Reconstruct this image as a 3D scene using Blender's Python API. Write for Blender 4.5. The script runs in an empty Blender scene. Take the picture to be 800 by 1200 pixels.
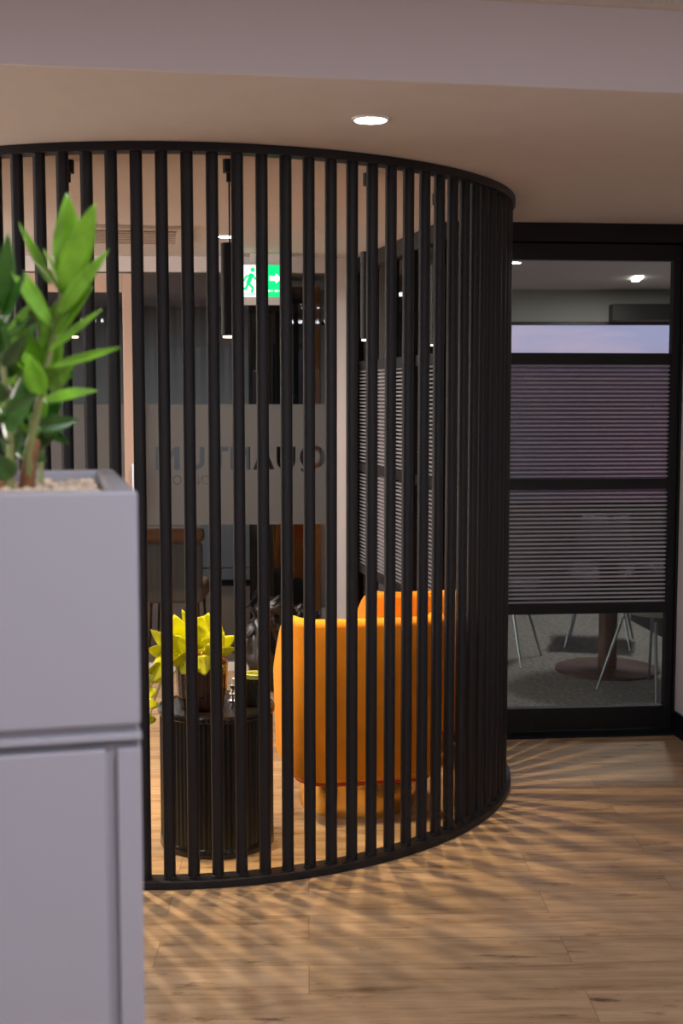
import bpy, bmesh, math, random
from math import sin, cos, pi, radians
from mathutils import Vector, Matrix
random.seed(4)
S = bpy.context.scene
COL = S.collection

# ------------------------------------------------------------------ materials
def new_mat(name):
    m = bpy.data.materials.new(name); m.use_nodes = True
    nt = m.node_tree
    return m, nt, nt.nodes['Principled BSDF']

def mat(name, col, rough=0.5, metal=0.0, bump=0.0, bscale=200, vary=0.0, vscale=8, coat=0.0, sheen=0.0, spec=None, trans=0.0, emit=None, estr=0.0):
    m, nt, b = new_mat(name)
    N, L = nt.nodes, nt.links
    b.inputs['Base Color'].default_value = (*col, 1)
    b.inputs['Roughness'].default_value = rough
    b.inputs['Metallic'].default_value = metal
    if coat: b.inputs['Coat Weight'].default_value = coat
    if sheen:
        b.inputs['Sheen Weight'].default_value = sheen; b.inputs['Sheen Roughness'].default_value = 0.4
        b.inputs['Sheen Tint'].default_value = (*[min(1, c*1.5+.1) for c in col], 1)
    if spec is not None: b.inputs['Specular IOR Level'].default_value = spec
    if trans: b.inputs['Transmission Weight'].default_value = trans
    if emit:
        b.inputs['Emission Color'].default_value = (*emit, 1); b.inputs['Emission Strength'].default_value = estr
    tc = N.new('ShaderNodeTexCoord')
    if bump:
        n = N.new('ShaderNodeTexNoise'); n.inputs['Scale'].default_value = bscale; n.inputs['Detail'].default_value = 3
        bp = N.new('ShaderNodeBump'); bp.inputs['Strength'].default_value = bump; bp.inputs['Distance'].default_value = 0.002
        L.new(tc.outputs['Object'], n.inputs['Vector']); L.new(n.outputs['Fac'], bp.inputs['Height']); L.new(bp.outputs['Normal'], b.inputs['Normal'])
    if vary:
        n = N.new('ShaderNodeTexNoise'); n.inputs['Scale'].default_value = vscale; n.inputs['Detail'].default_value = 4
        r = N.new('ShaderNodeValToRGB')
        r.color_ramp.elements[0].position = .3; r.color_ramp.elements[1].position = .7
        r.color_ramp.elements[0].color = (*[c*(1-vary) for c in col], 1)
        r.color_ramp.elements[1].color = (*[min(1, c*(1+vary)) for c in col], 1)
        L.new(tc.outputs['Object'], n.inputs['Vector']); L.new(n.outputs['Fac'], r.inputs['Fac']); L.new(r.outputs['Color'], b.inputs['Base Color'])
    return m

def glass_mat(name, tint=(.9, .93, .92)):
    m, nt, b = new_mat(name); N, L = nt.nodes, nt.links
    N.remove(b); out = N['Material Output']
    t = N.new('ShaderNodeBsdfTransparent'); t.inputs['Color'].default_value = (*tint, 1)
    g = N.new('ShaderNodeBsdfGlossy'); g.inputs['Roughness'].default_value = 0.0
    f = N.new('ShaderNodeFresnel'); f.inputs['IOR'].default_value = 1.32
    mx = N.new('ShaderNodeMixShader')
    L.new(f.outputs[0], mx.inputs[0]); L.new(t.outputs[0], mx.inputs[1]); L.new(g.outputs[0], mx.inputs[2]); L.new(mx.outputs[0], out.inputs[0])
    return m

def reeded_mat(name, pitch=0.0203, duty=.42):
    """clear glass with fine horizontal frosted reeds"""
    m, nt, b = new_mat(name); N, L = nt.nodes, nt.links
    out = N['Material Output']
    tc = N.new('ShaderNodeTexCoord'); sp = N.new('ShaderNodeSeparateXYZ'); L.new(tc.outputs['Object'], sp.inputs[0])
    d = N.new('ShaderNodeMath'); d.operation = 'DIVIDE'; d.inputs[1].default_value = pitch; L.new(sp.outputs['Z'], d.inputs[0])
    fr = N.new('ShaderNodeMath'); fr.operation = 'FRACT'; L.new(d.outputs[0], fr.inputs[0])
    c = N.new('ShaderNodeMath'); c.operation = 'LESS_THAN'; c.inputs[1].default_value = duty; L.new(fr.outputs[0], c.inputs[0])
    t = N.new('ShaderNodeBsdfTransparent'); t.inputs['Color'].default_value = (.26, .26, .30, 1)
    g = N.new('ShaderNodeBsdfGlossy'); g.inputs['Roughness'].default_value = 0.05
    f = N.new('ShaderNodeFresnel'); f.inputs['IOR'].default_value = 1.5
    mx = N.new('ShaderNodeMixShader'); L.new(f.outputs[0], mx.inputs[0]); L.new(t.outputs[0], mx.inputs[1]); L.new(g.outputs[0], mx.inputs[2])
    df = N.new('ShaderNodeBsdfDiffuse'); df.inputs['Color'].default_value = (.42, .40, .42, 1)
    tl = N.new('ShaderNodeBsdfTranslucent'); tl.inputs['Color'].default_value = (.98, .96, .98, 1)
    m1 = N.new('ShaderNodeMixShader'); m1.inputs[0].default_value = .62; L.new(df.outputs[0], m1.inputs[1]); L.new(tl.outputs[0], m1.inputs[2])
    m2 = N.new('ShaderNodeMixShader'); L.new(c.outputs[0], m2.inputs[0]); L.new(mx.outputs[0], m2.inputs[1]); L.new(m1.outputs[0], m2.inputs[2])
    N.remove(b); L.new(m2.outputs[0], out.inputs[0])
    return m

def frost_mat(name):
    m, nt, b = new_mat(name); N, L = nt.nodes, nt.links
    out = N['Material Output']; N.remove(b)
    df = N.new('ShaderNodeBsdfDiffuse'); df.inputs['Color'].default_value = (.235, .238, .245, 1)
    tl = N.new('ShaderNodeBsdfTranslucent'); tl.inputs['Color'].default_value = (.34, .33, .32, 1)
    m1 = N.new('ShaderNodeMixShader'); m1.inputs[0].default_value = .35; L.new(df.outputs[0], m1.inputs[1]); L.new(tl.outputs[0], m1.inputs[2])
    t = N.new('ShaderNodeBsdfTransparent'); t.inputs['Color'].default_value = (.7, .68, .68, 1)
    m2 = N.new('ShaderNodeMixShader'); m2.inputs[0].default_value = .16; L.new(m1.outputs[0], m2.inputs[1]); L.new(t.outputs[0], m2.inputs[2])
    L.new(m2.outputs[0], out.inputs[0])
    return m

def wood_floor_mat():
    m, nt, b = new_mat('oak_planks'); N, L = nt.nodes, nt.links
    tc = N.new('ShaderNodeTexCoord'); mp = N.new('ShaderNodeMapping'); mp.inputs['Rotation'].default_value = (0, 0, radians(-1.5))
    L.new(tc.outputs['Object'], mp.inputs[0])
    def brick(c1, c2, mort):
        k = N.new('ShaderNodeTexBrick'); k.offset = .37; k.offset_frequency = 2
        k.inputs['Scale'].default_value = 1; k.inputs['Brick Width'].default_value = 1.22; k.inputs['Row Height'].default_value = .18
        k.inputs['Mortar Size'].default_value = .0012; k.inputs['Mortar Smooth'].default_value = .3
        k.inputs['Color1'].default_value = c1; k.inputs['Color2'].default_value = c2; k.inputs['Mortar'].default_value = mort
        L.new(mp.outputs[0], k.inputs['Vector']); return k
    k = brick((0, 0, 0, 1), (1, 1, 1, 1), (.5, .5, .5, 1))
    # offset grain per plank
    add = N.new('ShaderNodeVectorMath'); add.operation = 'MULTIPLY_ADD'
    add.inputs[1].default_value = (7.3, 5.1, 3.0)
    L.new(k.outputs['Color'], add.inputs[0]); L.new(mp.outputs[0], add.inputs[2])
    st = N.new('ShaderNodeMapping'); st.inputs['Scale'].default_value = (1.6, 16, 1); L.new(add.outputs[0], st.inputs[0])
    n1 = N.new('ShaderNodeTexNoise'); n1.inputs['Scale'].default_value = 1.3; n1.inputs['Detail'].default_value = 9; n1.inputs['Roughness'].default_value = .66; n1.inputs['Distortion'].default_value = .5
    L.new(st.outputs[0], n1.inputs['Vector'])
    r1 = N.new('ShaderNodeValToRGB'); e = r1.color_ramp.elements
    e[0].position = .28; e[0].color = (.19, .115, .064, 1); e[1].position = .62; e[1].color = (.52, .37, .235, 1)
    e2 = r1.color_ramp.elements.new(.44); e2.color = (.40, .275, .165, 1)
    L.new(n1.outputs['Fac'], r1.inputs['Fac'])
    # knots
    st2 = N.new('ShaderNodeMapping'); st2.inputs['Scale'].default_value = (2.2, 9, 1); L.new(add.outputs[0], st2.inputs[0])
    n2 = N.new('ShaderNodeTexNoise'); n2.inputs['Scale'].default_value = 1.9; n2.inputs['Detail'].default_value = 5; n2.inputs['Roughness'].default_value = .7
    L.new(st2.outputs[0], n2.inputs['Vector'])
    r2 = N.new('ShaderNodeValToRGB'); f = r2.color_ramp.elements
    f[0].position = .31; f[0].color = (.34, .29, .25, 1); f[1].position = .41; f[1].color = (1, 1, 1, 1)
    L.new(n2.outputs['Fac'], r2.inputs['Fac'])
    mul = N.new('ShaderNodeMix'); mul.data_type = 'RGBA'; mul.blend_type = 'MULTIPLY'; mul.inputs[0].default_value = 1
    L.new(r1.outputs[0], mul.inputs[6]); L.new(r2.outputs[0], mul.inputs[7])
    # seams + tone per plank
    k2 = brick((.86, .86, .86, 1), (1.08, 1.06, 1.04, 1), (.45, .42, .4, 1))
    mul2 = N.new('ShaderNodeMix'); mul2.data_type = 'RGBA'; mul2.blend_type = 'MULTIPLY'; mul2.inputs[0].default_value = 1
    L.new(mul.outputs[2], mul2.inputs[6]); L.new(k2.outputs['Color'], mul2.inputs[7])
    L.new(mul2.outputs[2], b.inputs['Base Color'])
    b.inputs['Roughness'].default_value = .42; b.inputs['Specular IOR Level'].default_value = .35
    bp = N.new('ShaderNodeBump'); bp.inputs['Strength'].default_value = .12; bp.inputs['Distance'].default_value = .002
    L.new(n1.outputs['Fac'], bp.inputs['Height']); L.new(bp.outputs[0], b.inputs['Normal'])
    return m

M = {}
M['black'] = mat('black_powder_coat', (.009, .009, .012), .38, bump=.35, bscale=900, spec=.32)
M['black_frame'] = mat('black_aluminium', (.007, .007, .009), .4, spec=.3)
M['black_gloss'] = mat('black_gloss', (.005, .005, .006), .3, coat=.2, bump=1, bscale=30)
M['ceil'] = mat('painted_plaster', (.60, .55, .52), .85, bump=.1, bscale=60, vary=.02)
M['white'] = mat('white_wall_paint', (.72, .69, .7), .8, bump=.1, bscale=80)
M['lav'] = mat('bulkhead_paint', (.66, .63, .67), .85, bump=.08, bscale=60)
M['header'] = mat('white_header', (.74, .72, .74), .6)
M['tile'] = mat('mineral_ceiling_tile', (.62, .58, .55), .95, bump=1.0, bscale=120, vary=.2, vscale=150)
M['floor'] = wood_floor_mat()
M['carpet'] = mat('brown_carpet', (.085, .062, .05), .95, bump=.8, bscale=300, vary=.35, vscale=60)
M['gcarpet'] = mat('grey_carpet', (.25, .24, .235), .95, bump=.8, bscale=300, vary=.4, vscale=40)
M['glass'] = glass_mat('clear_glass')
M['reeded'] = reeded_mat('reeded_glass')
M['frost'] = frost_mat('frosted_film')
M['oak'] = mat('amber_oak', (.42, .19, .06), .5, vary=.2, vscale=12)
M['doorpaint'] = mat('blush_door_frame', (.62, .46, .38), .55)
M['steel'] = mat('brushed_steel', (.42, .45, .5), .38, 1)
M['chrome'] = mat('chrome', (.85, .85, .87), .08, 1)
M['brass'] = mat('brushed_brass', (.80, .50, .13), .2, 1, bump=.15, bscale=90)
M['velvet'] = mat('orange_velvet', (.83, .29, .004), .8, bump=.3, bscale=400, vary=.12, vscale=9, sheen=.35)
M['shaded_piping'] = mat('shaded_orange_piping', (.5, .06, .01), .7)  # band under the chair body, its shade put into the darker red
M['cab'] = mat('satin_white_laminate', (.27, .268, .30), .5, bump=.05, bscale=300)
M['stone'] = mat('pale_pebbles', (.62, .5, .38), .8, vary=.35, vscale=40)
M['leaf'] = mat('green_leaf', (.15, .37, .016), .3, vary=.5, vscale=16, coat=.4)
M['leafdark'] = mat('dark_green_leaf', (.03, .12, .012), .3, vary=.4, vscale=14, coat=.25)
M['stem'] = mat('olive_stem', (.22, .24, .08), .6)
M['trunk'] = mat('brown_trunk', (.23, .1, .045), .8, bump=.6, bscale=60, vary=.3, vscale=30)
M['lime'] = mat('lime_leaf', (.74, .76, .01), .38, vary=.12, vscale=20)
M['limestem'] = mat('lime_stem', (.42, .45, .04), .5)
M['coir'] = mat('coir_fibre', (.42, .16, .05), .9, bump=1, bscale=150, vary=.5, vscale=60)
M['pot'] = mat('dark_amber_glaze', (.05, .012, .006), .12, coat=.6)
M['tabletop'] = mat('black_lacquer', (.012, .011, .010), .22, coat=.3)
M['tablerib'] = mat('black_fluted_wood', (.012, .011, .011), .4)
M['cup'] = mat('black_ribbed_glass', (.01, .012, .008), .12, coat=.7)
M['wax'] = mat('olive_rim', (.42, .45, .10), .4)
M['peach'] = mat('peach_upholstery', (.34, .16, .09), .8, bump=.4, bscale=200)
M['grey'] = mat('grey_upholstery', (.17, .172, .18), .8, bump=.4, bscale=200)
M['dark'] = mat('dark_brown_laminate', (.035, .028, .027), .5)
M['farwall'] = mat('grey_wall_paint', (.30, .30, .29), .85)
M['shell'] = mat('white_chair_shell', (.72, .7, .7), .5)
M['walnut'] = mat('walnut_brown', (.11, .055, .035), .5, vary=.25, vscale=10)
M['lamp'] = mat('lamp_disc', (.9, .88, .85), .5, emit=(1, .96, .92), estr=14)
M['lampwarm'] = mat('warm_lamp_disc', (.9, .8, .7), .5, emit=(1, .74, .5), estr=3)
M['panel'] = mat('fill_panel_diffuser', (.9, .9, .9), .5, emit=(.93, .93, 1), estr=5)  # glow of the added panels behind the camera
M['signgreen'] = mat('sign_green', (.0, .42, .12), .5, emit=(0, .75, .22), estr=.9)
M['signwhite'] = mat('sign_white', (.8, .85, .82), .5, emit=(.85, 1, .92), estr=.85)
M['signbody'] = mat('sign_housing', (.7, .7, .72), .5)
M['ventwhite'] = mat('vent_white', (.62, .55, .5), .6)
M['gravel'] = mat('dark_threshold_mat', (.015, .018, .021), .95, spec=.05, bump=1, bscale=120, vary=.6, vscale=200)

# ------------------------------------------------------------------ mesh helpers
def finish(name, bm, m, parent=None, smooth=False, bevel=0, seg=2, mtx=None):
    me = bpy.data.meshes.new(name)
    if mtx is not None: bm.transform(mtx)
    bmesh.ops.recalc_face_normals(bm, faces=bm.faces)
    bm.to_mesh(me); bm.free()
    if m is not None: me.materials.append(m)
    o = bpy.data.objects.new(name, me); COL.objects.link(o)
    if smooth:
        for p in me.polygons: p.use_smooth = True
        if smooth != 'all': me.set_sharp_from_angle(angle=radians(40))
    if bevel:
        b = o.modifiers.new('bevel', 'BEVEL'); b.width = bevel; b.segments = seg; b.limit_method = 'ANGLE'
    if parent: o.parent = parent
    return o

def box(bm, x0, x1, y0, y1, z0, z1, mtx=None):
    vs = [Vector((x, y, z)) for x in (x0, x1) for y in (y0, y1) for z in (z0, z1)]
    if mtx is not None: vs = [mtx @ v for v in vs]
    v = [bm.verts.new(p) for p in vs]
    for f in ((0, 1, 3, 2), (4, 6, 7, 5), (0, 4, 5, 1), (2, 3, 7, 6), (0, 2, 6, 4), (1, 5, 7, 3)):
        bm.faces.new([v[i] for i in f])

def boxm(*a, mtx=None):
    bm = bmesh.new(); box(bm, *a, mtx=mtx); return bm

def lathe(bm, prof, n=48, c=(0, 0), cap=True):
    rings = []
    for r, z in prof:
        rings.append([bm.verts.new((c[0]+r*cos(2*pi*i/n), c[1]+r*sin(2*pi*i/n), z)) for i in range(n)])
    for a, b in zip(rings, rings[1:]):
        for i in range(n): bm.faces.new((a[i], a[(i+1) % n], b[(i+1) % n], b[i]))
    if cap:
        bm.faces.new(rings[0]); bm.faces.new(rings[-1])

def tube(bm, pts, rad, n=8):
    pts = [Vector(p) for p in pts]; rings = []
    if not hasattr(rad, '__len__'): rad = [rad]*len(pts)
    for i, p in enumerate(pts):
        d = (pts[min(i+1, len(pts)-1)]-pts[max(i-1, 0)]).normalized()
        u = d.cross(Vector((0, 0, 1)));
        if u.length < .05: u = d.cross(Vector((0, 1, 0)))
        u.normalize(); w = d.cross(u)
        rings.append([bm.verts.new(p+(u*cos(2*pi*k/n)+w*sin(2*pi*k/n))*rad[i]) for k in range(n)])
    for a, b in zip(rings, rings[1:]):
        for k in range(n): bm.faces.new((a[k], a[(k+1) % n], b[(k+1) % n], b[k]))
    bm.faces.new(rings[0]); bm.faces.new(rings[-1])

def bez(a, b, c, n=8):
    a, b, c = Vector(a), Vector(b), Vector(c)
    return [a*(1-t)**2+b*2*t*(1-t)+c*t*t for t in [i/n for i in range(n+1)]]

def tag(o, label=None, cat=None, group=None, kind=None):
    if label: o['label'] = label
    if cat: o['category'] = cat
    if group: o['group'] = group
    if kind: o['kind'] = kind
    return o

def thing(name, label, cat, loc, rz=0, group=None):
    o = bpy.data.objects.new(name, None); COL.objects.link(o)
    o.location = loc; o.rotation_euler = (0, 0, rz); o.empty_display_size = .1
    return tag(o, label, cat, group)

def struct(name, bm, m, parent=None, **k):
    o = finish(name, bm, m, parent, **k)
    if not parent: o['kind'] = 'structure'
    return o

def frame(p, q):
    """plan frame: local x runs from p to q, local y to its left, z up"""
    d = Vector((q[0]-p[0], q[1]-p[1], 0)); L = d.length; d.normalize(); n = Vector((-d.y, d.x, 0))
    m = Matrix(((d.x, n.x, 0, p[0]), (d.y, n.y, 0, p[1]), (0, 0, 1, 0), (0, 0, 0, 1)))
    return m, L

H = 2.457            # soffit height
HH = 2.68            # open-plan ceiling height
# building lines in plan
DW = ((.486, 6.093), (1.628, 6.205))        # meeting room door wall
PW = ((.486, 6.093), (.105, 7.73))          # glazed partition of the meeting room
BW = ((-2.75, 7.52), (.0, 7.665))          # glazed wall with the lettering
BK = ((-.837, 3.233), (.917, 3.537))        # bulkhead line

# ------------------------------------------------------------------ floors and ceilings
struct('floor', boxm(-5, 3.2, -5, 8.13, -.1, 0), M['floor'])
struct('floor', boxm(-5, 3.2, 8.13, 12, -.1, 0), M['carpet'])
fl = bmesh.new()
mtx_d, Ld = frame(*DW); mtx_p, Lp = frame(*PW)
v = [fl.verts.new(p) for p in ((.49, 6.13, .003), (3.0, 6.38, .003), (3.0, 10.0, .003), (-.3, 9.9, .003), (.1, 7.75, .003))]
fl.faces.new(v); r = bmesh.ops.extrude_face_region(fl, geom=fl.faces[:])
for e in r['geom']:
    if isinstance(e, bmesh.types.BMVert): e.co.z -= .002
struct('floor', fl, M['gcarpet'])

s = (BK[1][1]-BK[0][1])/(BK[1][0]-BK[0][0])
yb = lambda x: BK[0][1]+s*(x-BK[0][0])
cb = bmesh.new()
lo = [cb.verts.new(p) for p in ((-5, yb(-5), H), (3.2, yb(3.2), H), (3.2, 12, H), (-5, 12, H))]
hi = [cb.verts.new((q.co.x, q.co.y, HH+.1)) for q in lo]
cb.faces.new(lo); cb.faces.new(hi)
for i in range(4): cb.faces.new((lo[i], lo[(i+1) % 4], hi[(i+1) % 4], hi[i]))
struct('ceiling', cb, M['ceil'])
mb, Lb = frame((-5, yb(-5)), (3.2, yb(3.2)))
struct('trim_1', boxm(0, Lb, -.012, 0, H, HH, mtx=mb), M['lav'])
ct = bmesh.new(); box(ct, -5, 3.2, -5, yb(3.2), HH, HH+.1)
struct('ceiling', ct, M['tile'])
struct('trim_2', boxm(0, Lb, -.03, -.012, HH-.012, HH, mtx=mb), M['ventwhite'])

# walls of the open-plan area
mw, Lw = frame((1.628, 6.205), (2.9, -5.0))
struct('wall_right', boxm(0, Lw, 0, .12, 0, HH, mtx=mw), M['white'])
struct('baseboard_right', boxm(0.005, Lw, -.014, 0, 0, .115, mtx=mw), M['black_frame'])
struct('wall_left', boxm(-5.1, -5, -5, 12, 0, HH), M['white'])
wr = bmesh.new()
box(wr, -5, 3.2, -5.1, -5, 0, .8); box(wr, -5, 3.2, -5.1, -5, 2.45, HH)
lw = struct('window_7', boxm(-5.0, -4.985, 3.95, 7.25, .66, 2.44), M['header'])  # blank panel added out of view behind the left fill light; no opening
for x0, x1 in ((-5, -4.6), (-2.3, -2.0), (.3, .6), (2.7, 3.2)): box(wr, x0, x1, -5.1, -5, .8, 2.45)
struct('wall_rear', wr, M['white'])
for i, (x0, x1) in enumerate(((-4.6, -2.3), (-2.0, .3), (.6, 2.7))):
    fb = bmesh.new()
    box(fb, x0, x0+.05, -5.06, -5.02, .8, 2.45); box(fb, x1-.05, x1, -5.06, -5.02, .8, 2.45)
    box(fb, x0+.05, x1-.05, -5.06, -5.02, .8, .85); box(fb, x0+.05, x1-.05, -5.06, -5.02, 2.4, 2.45)
    box(fb, (x0+x1)/2-.02, (x0+x1)/2+.02, -5.06, -5.02, .85, 2.4)
    w = struct('window_%d' % (i+4), fb, M['black_frame'])

# ------------------------------------------------------------------ meeting room sliding door  (local: x along wall, y away from camera)
def bar(bm, x0, x1, z0, z1, d0=-.02, d1=.03): box(bm, x0, x1, d0, d1, z0, z1)
root = bpy.data.objects.new('door_1', None); COL.objects.link(root); root.matrix_world = mtx_d; root['kind'] = 'structure'
b = bmesh.new()
bar(b, 0, Ld, 2.37, H, -.03, .06); bar(b, 0, Ld, 2.35, 2.371, .031, .06)                 # track box
bar(b, Ld-.012, Ld, 0, 2.37, -.03, .06)         # jamb
bar(b, -.03, .03, 0, 2.37, -.03, .06)             # corner post
finish('door_frame', b, M['black_frame'], root, bevel=.002)
b = bmesh.new(); bar(b, .03, Ld-.015, 2.285, 2.362, -.018, .03)
finish('top_rail', b, M['black_frame'], root, bevel=.002)
b = bmesh.new(); bar(b, .03, .07, .085, 2.285); bar(b, Ld-.05, Ld-.014, .03, 2.285)
finish('stile', b, M['black_frame'], root, bevel=.002)
for z0, z1 in ((1.797, 1.851), (1.201, 1.251), (.598, .65)):
    b = bmesh.new(); bar(b, .07, Ld-.05, z0, z1, -.018, .028); finish('rail', b, M['black_frame'], root, bevel=.002)
b = bmesh.new(); bar(b, .03, Ld-.05, .03, .137); finish('bottom_rail', b, M['black_frame'], root, bevel=.002)
b = bmesh.new(); bar(b, .0, Ld, 0.001, .012, -.07, .05); finish('threshold', b, M['gravel'], root)
for z0, z1, mm, nm in ((1.851, 2.285, 'glass', 'clear_pane'), (1.251, 1.797, 'reeded', 'reeded_pane'), (.65, 1.201, 'reeded', 'reeded_pane'), (.137, .598, 'glass', 'clear_pane')):
    b = bmesh.new(); bar(b, .068, Ld-.048, z0, z1, 0, .006); finish(nm, b, M[mm], root)
b = bmesh.new(); box(b, .045, .06, -.055, -.02, .95, 1.25); finish('door_handle', b, M['black_frame'], root, bevel=.003)

# glazed partition on the left side of the meeting room
root = bpy.data.objects.new('window_1', None); COL.objects.link(root); root.matrix_world = mtx_p; root['kind'] = 'structure'
b = bmesh.new(); bar(b, .03, Lp, 2.37, H, -.03, .03); bar(b, .03, Lp, 0, .10, -.03, .03)
posts = (.0, .42, .86, 1.28, Lp-.04)
for x in posts[1:]: bar(b, x, x+.04, .10, 2.37, -.03, .03)
finish('window_frame', b, M['black_frame'], root, bevel=.002)
for z0, z1 in ((1.797, 1.851), (1.201, 1.251), (.598, .65)):
    b = bmesh.new(); bar(b, .03, Lp-.04, z0, z1, -.02, .02); finish('rail', b, M['black_frame'], root)
for z0, z1, mm, nm in ((1.851, 2.37, 'glass', 'clear_pane'), (1.251, 1.797, 'reeded', 'reeded_pane'), (.65, 1.201, 'reeded', 'reeded_pane'), (.10, .598, 'glass', 'clear_pane')):
    b = bmesh.new(); bar(b, .03, Lp-.04, z0, z1, 0, .006); finish(nm, b, M[mm], root)

# ------------------------------------------------------------------ glazed wall with lettering
mtx_b, LB = frame(*BW)
root = bpy.data.objects.new('window_2', None); COL.objects.link(root); root.matrix_world = mtx_b; root['kind'] = 'structure'
def bx(x): return (x-BW[0][0])/(BW[1][0]-BW[0][0])*LB     # world x -> distance along wall
xs = bx(-1.165)                                        # door / fixed glass joint
b = bmesh.new(); bar(b, 0, LB-.02, 2.368, H, -.04, .05)
finish('header', b, M['header'], root, bevel=.003)
b = bmesh.new(); bar(b, xs, LB-.02, 0.0, .05, -.02, .03); finish('bottom_track', b, M['header'], root)
b = bmesh.new(); bar(b, xs+.004, LB-.02, .05, 2.368, 0, .01); finish('glass_pane', b, M['glass'], root)
# frosted film with lettering cut out of it
film = finish('frosted_film', boxm(xs+.006, LB-.022, -.0030, -.0010, .883, 1.598), M['frost'], root)
def px2s(px):                                          # photograph column -> position along the wall
    k = (px-400)/1504.7
    # intersection of the sight line x = k*y/cosine with the wall
    (ax, ay), (cx_, cy_) = BW
    dx, dy = cx_-ax, cy_-ay
    t = (k*ay-ax)/(dx-k*dy)
    return t*LB
cut = bmesh.new()
def glyph(ch, x0, x1, z0, z1, off=.028):
    c = bpy.data.curves.new('g', 'FONT'); c.body = ch; c.extrude = .01; c.offset = off; c.resolution_u = 6
    o = bpy.data.objects.new('g', c); COL.objects.link(o)
    bpy.context.view_layer.update()
    me = bpy.data.meshes.new_from_object(o.evaluated_get(bpy.context.evaluated_depsgraph_get()))
    bpy.data.objects.remove(o); bpy.data.curves.remove(c)
    xs_ = [v.co.x for v in me.vertices]; ys_ = [v.co.y for v in me.vertices]
    a0, a1, b0, b1 = min(xs_), max(xs_), min(ys_), max(ys_)
    for v in me.vertices:
        u = (v.co.x-a0)/(a1-a0); w = (v.co.y-b0)/(b1-b0)
        v.co = Vector((x1+(x0-x1)*u, -.002+v.co.z*1.0, z0+(z1-z0)*w))
    bmesh.ops.remove_doubles(cut, verts=cut.verts, dist=0)
    cut.from_mesh(me); bpy.data.meshes.remove(me)
for ch, a, c in (('Q', 351, 381), ('U', 324, 346), ('A', 296, 321.5), ('N', 270, 293), ('T', 246.5, 267.5), ('U', 216, 239.5), ('M', 182, 210.5)):
    s0, s1 = px2s(a), px2s(c)
    glyph(ch, s0, s1, 1.21 if ch != 'Q' else 1.188, 1.347 if ch != 'Q' else 1.357)
for ch, a, c in (('O', 202, 212.5), ('N', 231.5, 238), ('C', 239.5, 246)):
    glyph(ch, px2s(a), px2s(c), 1.122, 1.178, .0)
bmesh.ops.remove_doubles(cut, verts=cut.verts, dist=.00005)
co = finish('lettering_cut', cut, None, None); co.matrix_world = mtx_b
bpy.context.view_layer.update()
mo = film.modifiers.new('b', 'BOOLEAN'); mo.object = co; mo.operation = 'DIFFERENCE'; mo.solver = 'EXACT'; mo.use_self = True
bpy.context.view_layer.update()
nm_ = bpy.data.meshes.new_from_object(film.evaluated_get(bpy.context.evaluated_depsgraph_get()))
film.modifiers.clear(); film.data = nm_; bpy.data.objects.remove(co)

root = bpy.data.objects.new('door_2', None); COL.objects.link(root); root.matrix_world = mtx_b; root['kind'] = 'structure'
b = bmesh.new(); x0 = xs-1.02
bar(b, xs-.115, xs-.004, .01, 2.36); bar(b, x0, x0+.1, .01, 2.36); bar(b, x0+.1, xs-.115, 2.25, 2.36); bar(b, x0+.1, xs-.115, .01, .2)
finish('door_frame', b, M['doorpaint'], root, bevel=.003)
finish('glass_pane', boxm(x0+.1, xs-.115, 0, .008, .2, 2.25), M['glass'], root)
finish('frosted_film', boxm(x0+.1, xs-.115, -.004, -.001, .883, 1.598), M['frost'], root)
b = bmesh.new(); tube(b, [(xs-.06, -.055, 1.02), (xs-.06, -.055, 1.25)], .010); tube(b, [(xs-.06, -.02, 1.05), (xs-.06, -.055, 1.05)], .006); tube(b, [(xs-.06, -.02, 1.22), (xs-.06, -.055, 1.22)], .006)
finish('door_handle', b, M['steel'], root, smooth=True)
struct('wall_back', boxm(-.5, x0-.005, -.04, .05, 0, 2.366, mtx=mtx_b), M['white'])
struct('wall_back', boxm(-5, -2.76-.49, 7.45, 7.55, 0, H), M['white'])
# column between the lettered glass and the partition
struct('wall_column', boxm(-.03, .085, 7.62, 7.80, 0, H), M['white'], bevel=.004)
# wall continuing behind the column, between outer office and meeting room
m2, L2 = frame((.165, 7.80), (.165, 9.95)); struct('wall_middle', boxm(0, L2, 0, .08, 0, H, mtx=m2), M['farwall'])

# ------------------------------------------------------------------ slatted screen
CX, CY, R = -.6465, 5.546, 1.3426
TH, DT = -.0098, .0603
scr = thing('slatted_screen', 'tall curved screen of round black slats between a ceiling ring and a floor ring', 'screen', (CX, CY, 0))
K0, K1 = -29, 33
def ring_arc(r0, r1, z0, z1, a0, a1, n=160):
    bm = bmesh.new(); prev = None; first = None
    for i in range(n+1):
        a = a0+(a1-a0)*i/n
        vs = [bm.verts.new((r*sin(a), -r*cos(a), z)) for r, z in ((r0, z0), (r1, z0), (r1, z1), (r0, z1))]
        if prev:
            for j in range(4): bm.faces.new((prev[j], prev[(j+1) % 4], vs[(j+1) % 4], vs[j]))
        else: first = vs
        prev = vs
    bm.faces.new(first); bm.faces.new(prev)
    return bm
a0, a1 = TH+DT*(K0-.6), TH+DT*(K1+.1)
finish('base_ring', ring_arc(R-.036, R+.038, 0, .028, a0, a1), M['black'], scr, smooth=True, bevel=.003)
finish('top_ring', ring_arc(R-.038, R+.030, 2.428, H-.001, a0, a1), M['black'], scr, smooth=True, bevel=.002)
sl = bmesh.new()
lathe(sl, [(.0225, .0275), (.0225, .033), (.0203, .034), (.0203, 2.429)], 24)
slat = finish('slat', sl, M['black'], scr, smooth=True)
first = True
for k in range(K0, K1+1):
    a = TH+DT*k
    o = slat if first else slat.copy()
    if not first: COL.objects.link(o)
    o.parent = scr; o.location = (R*sin(a), -R*cos(a), 0); o.rotation_euler = (0, 0, a); first = False

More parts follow.
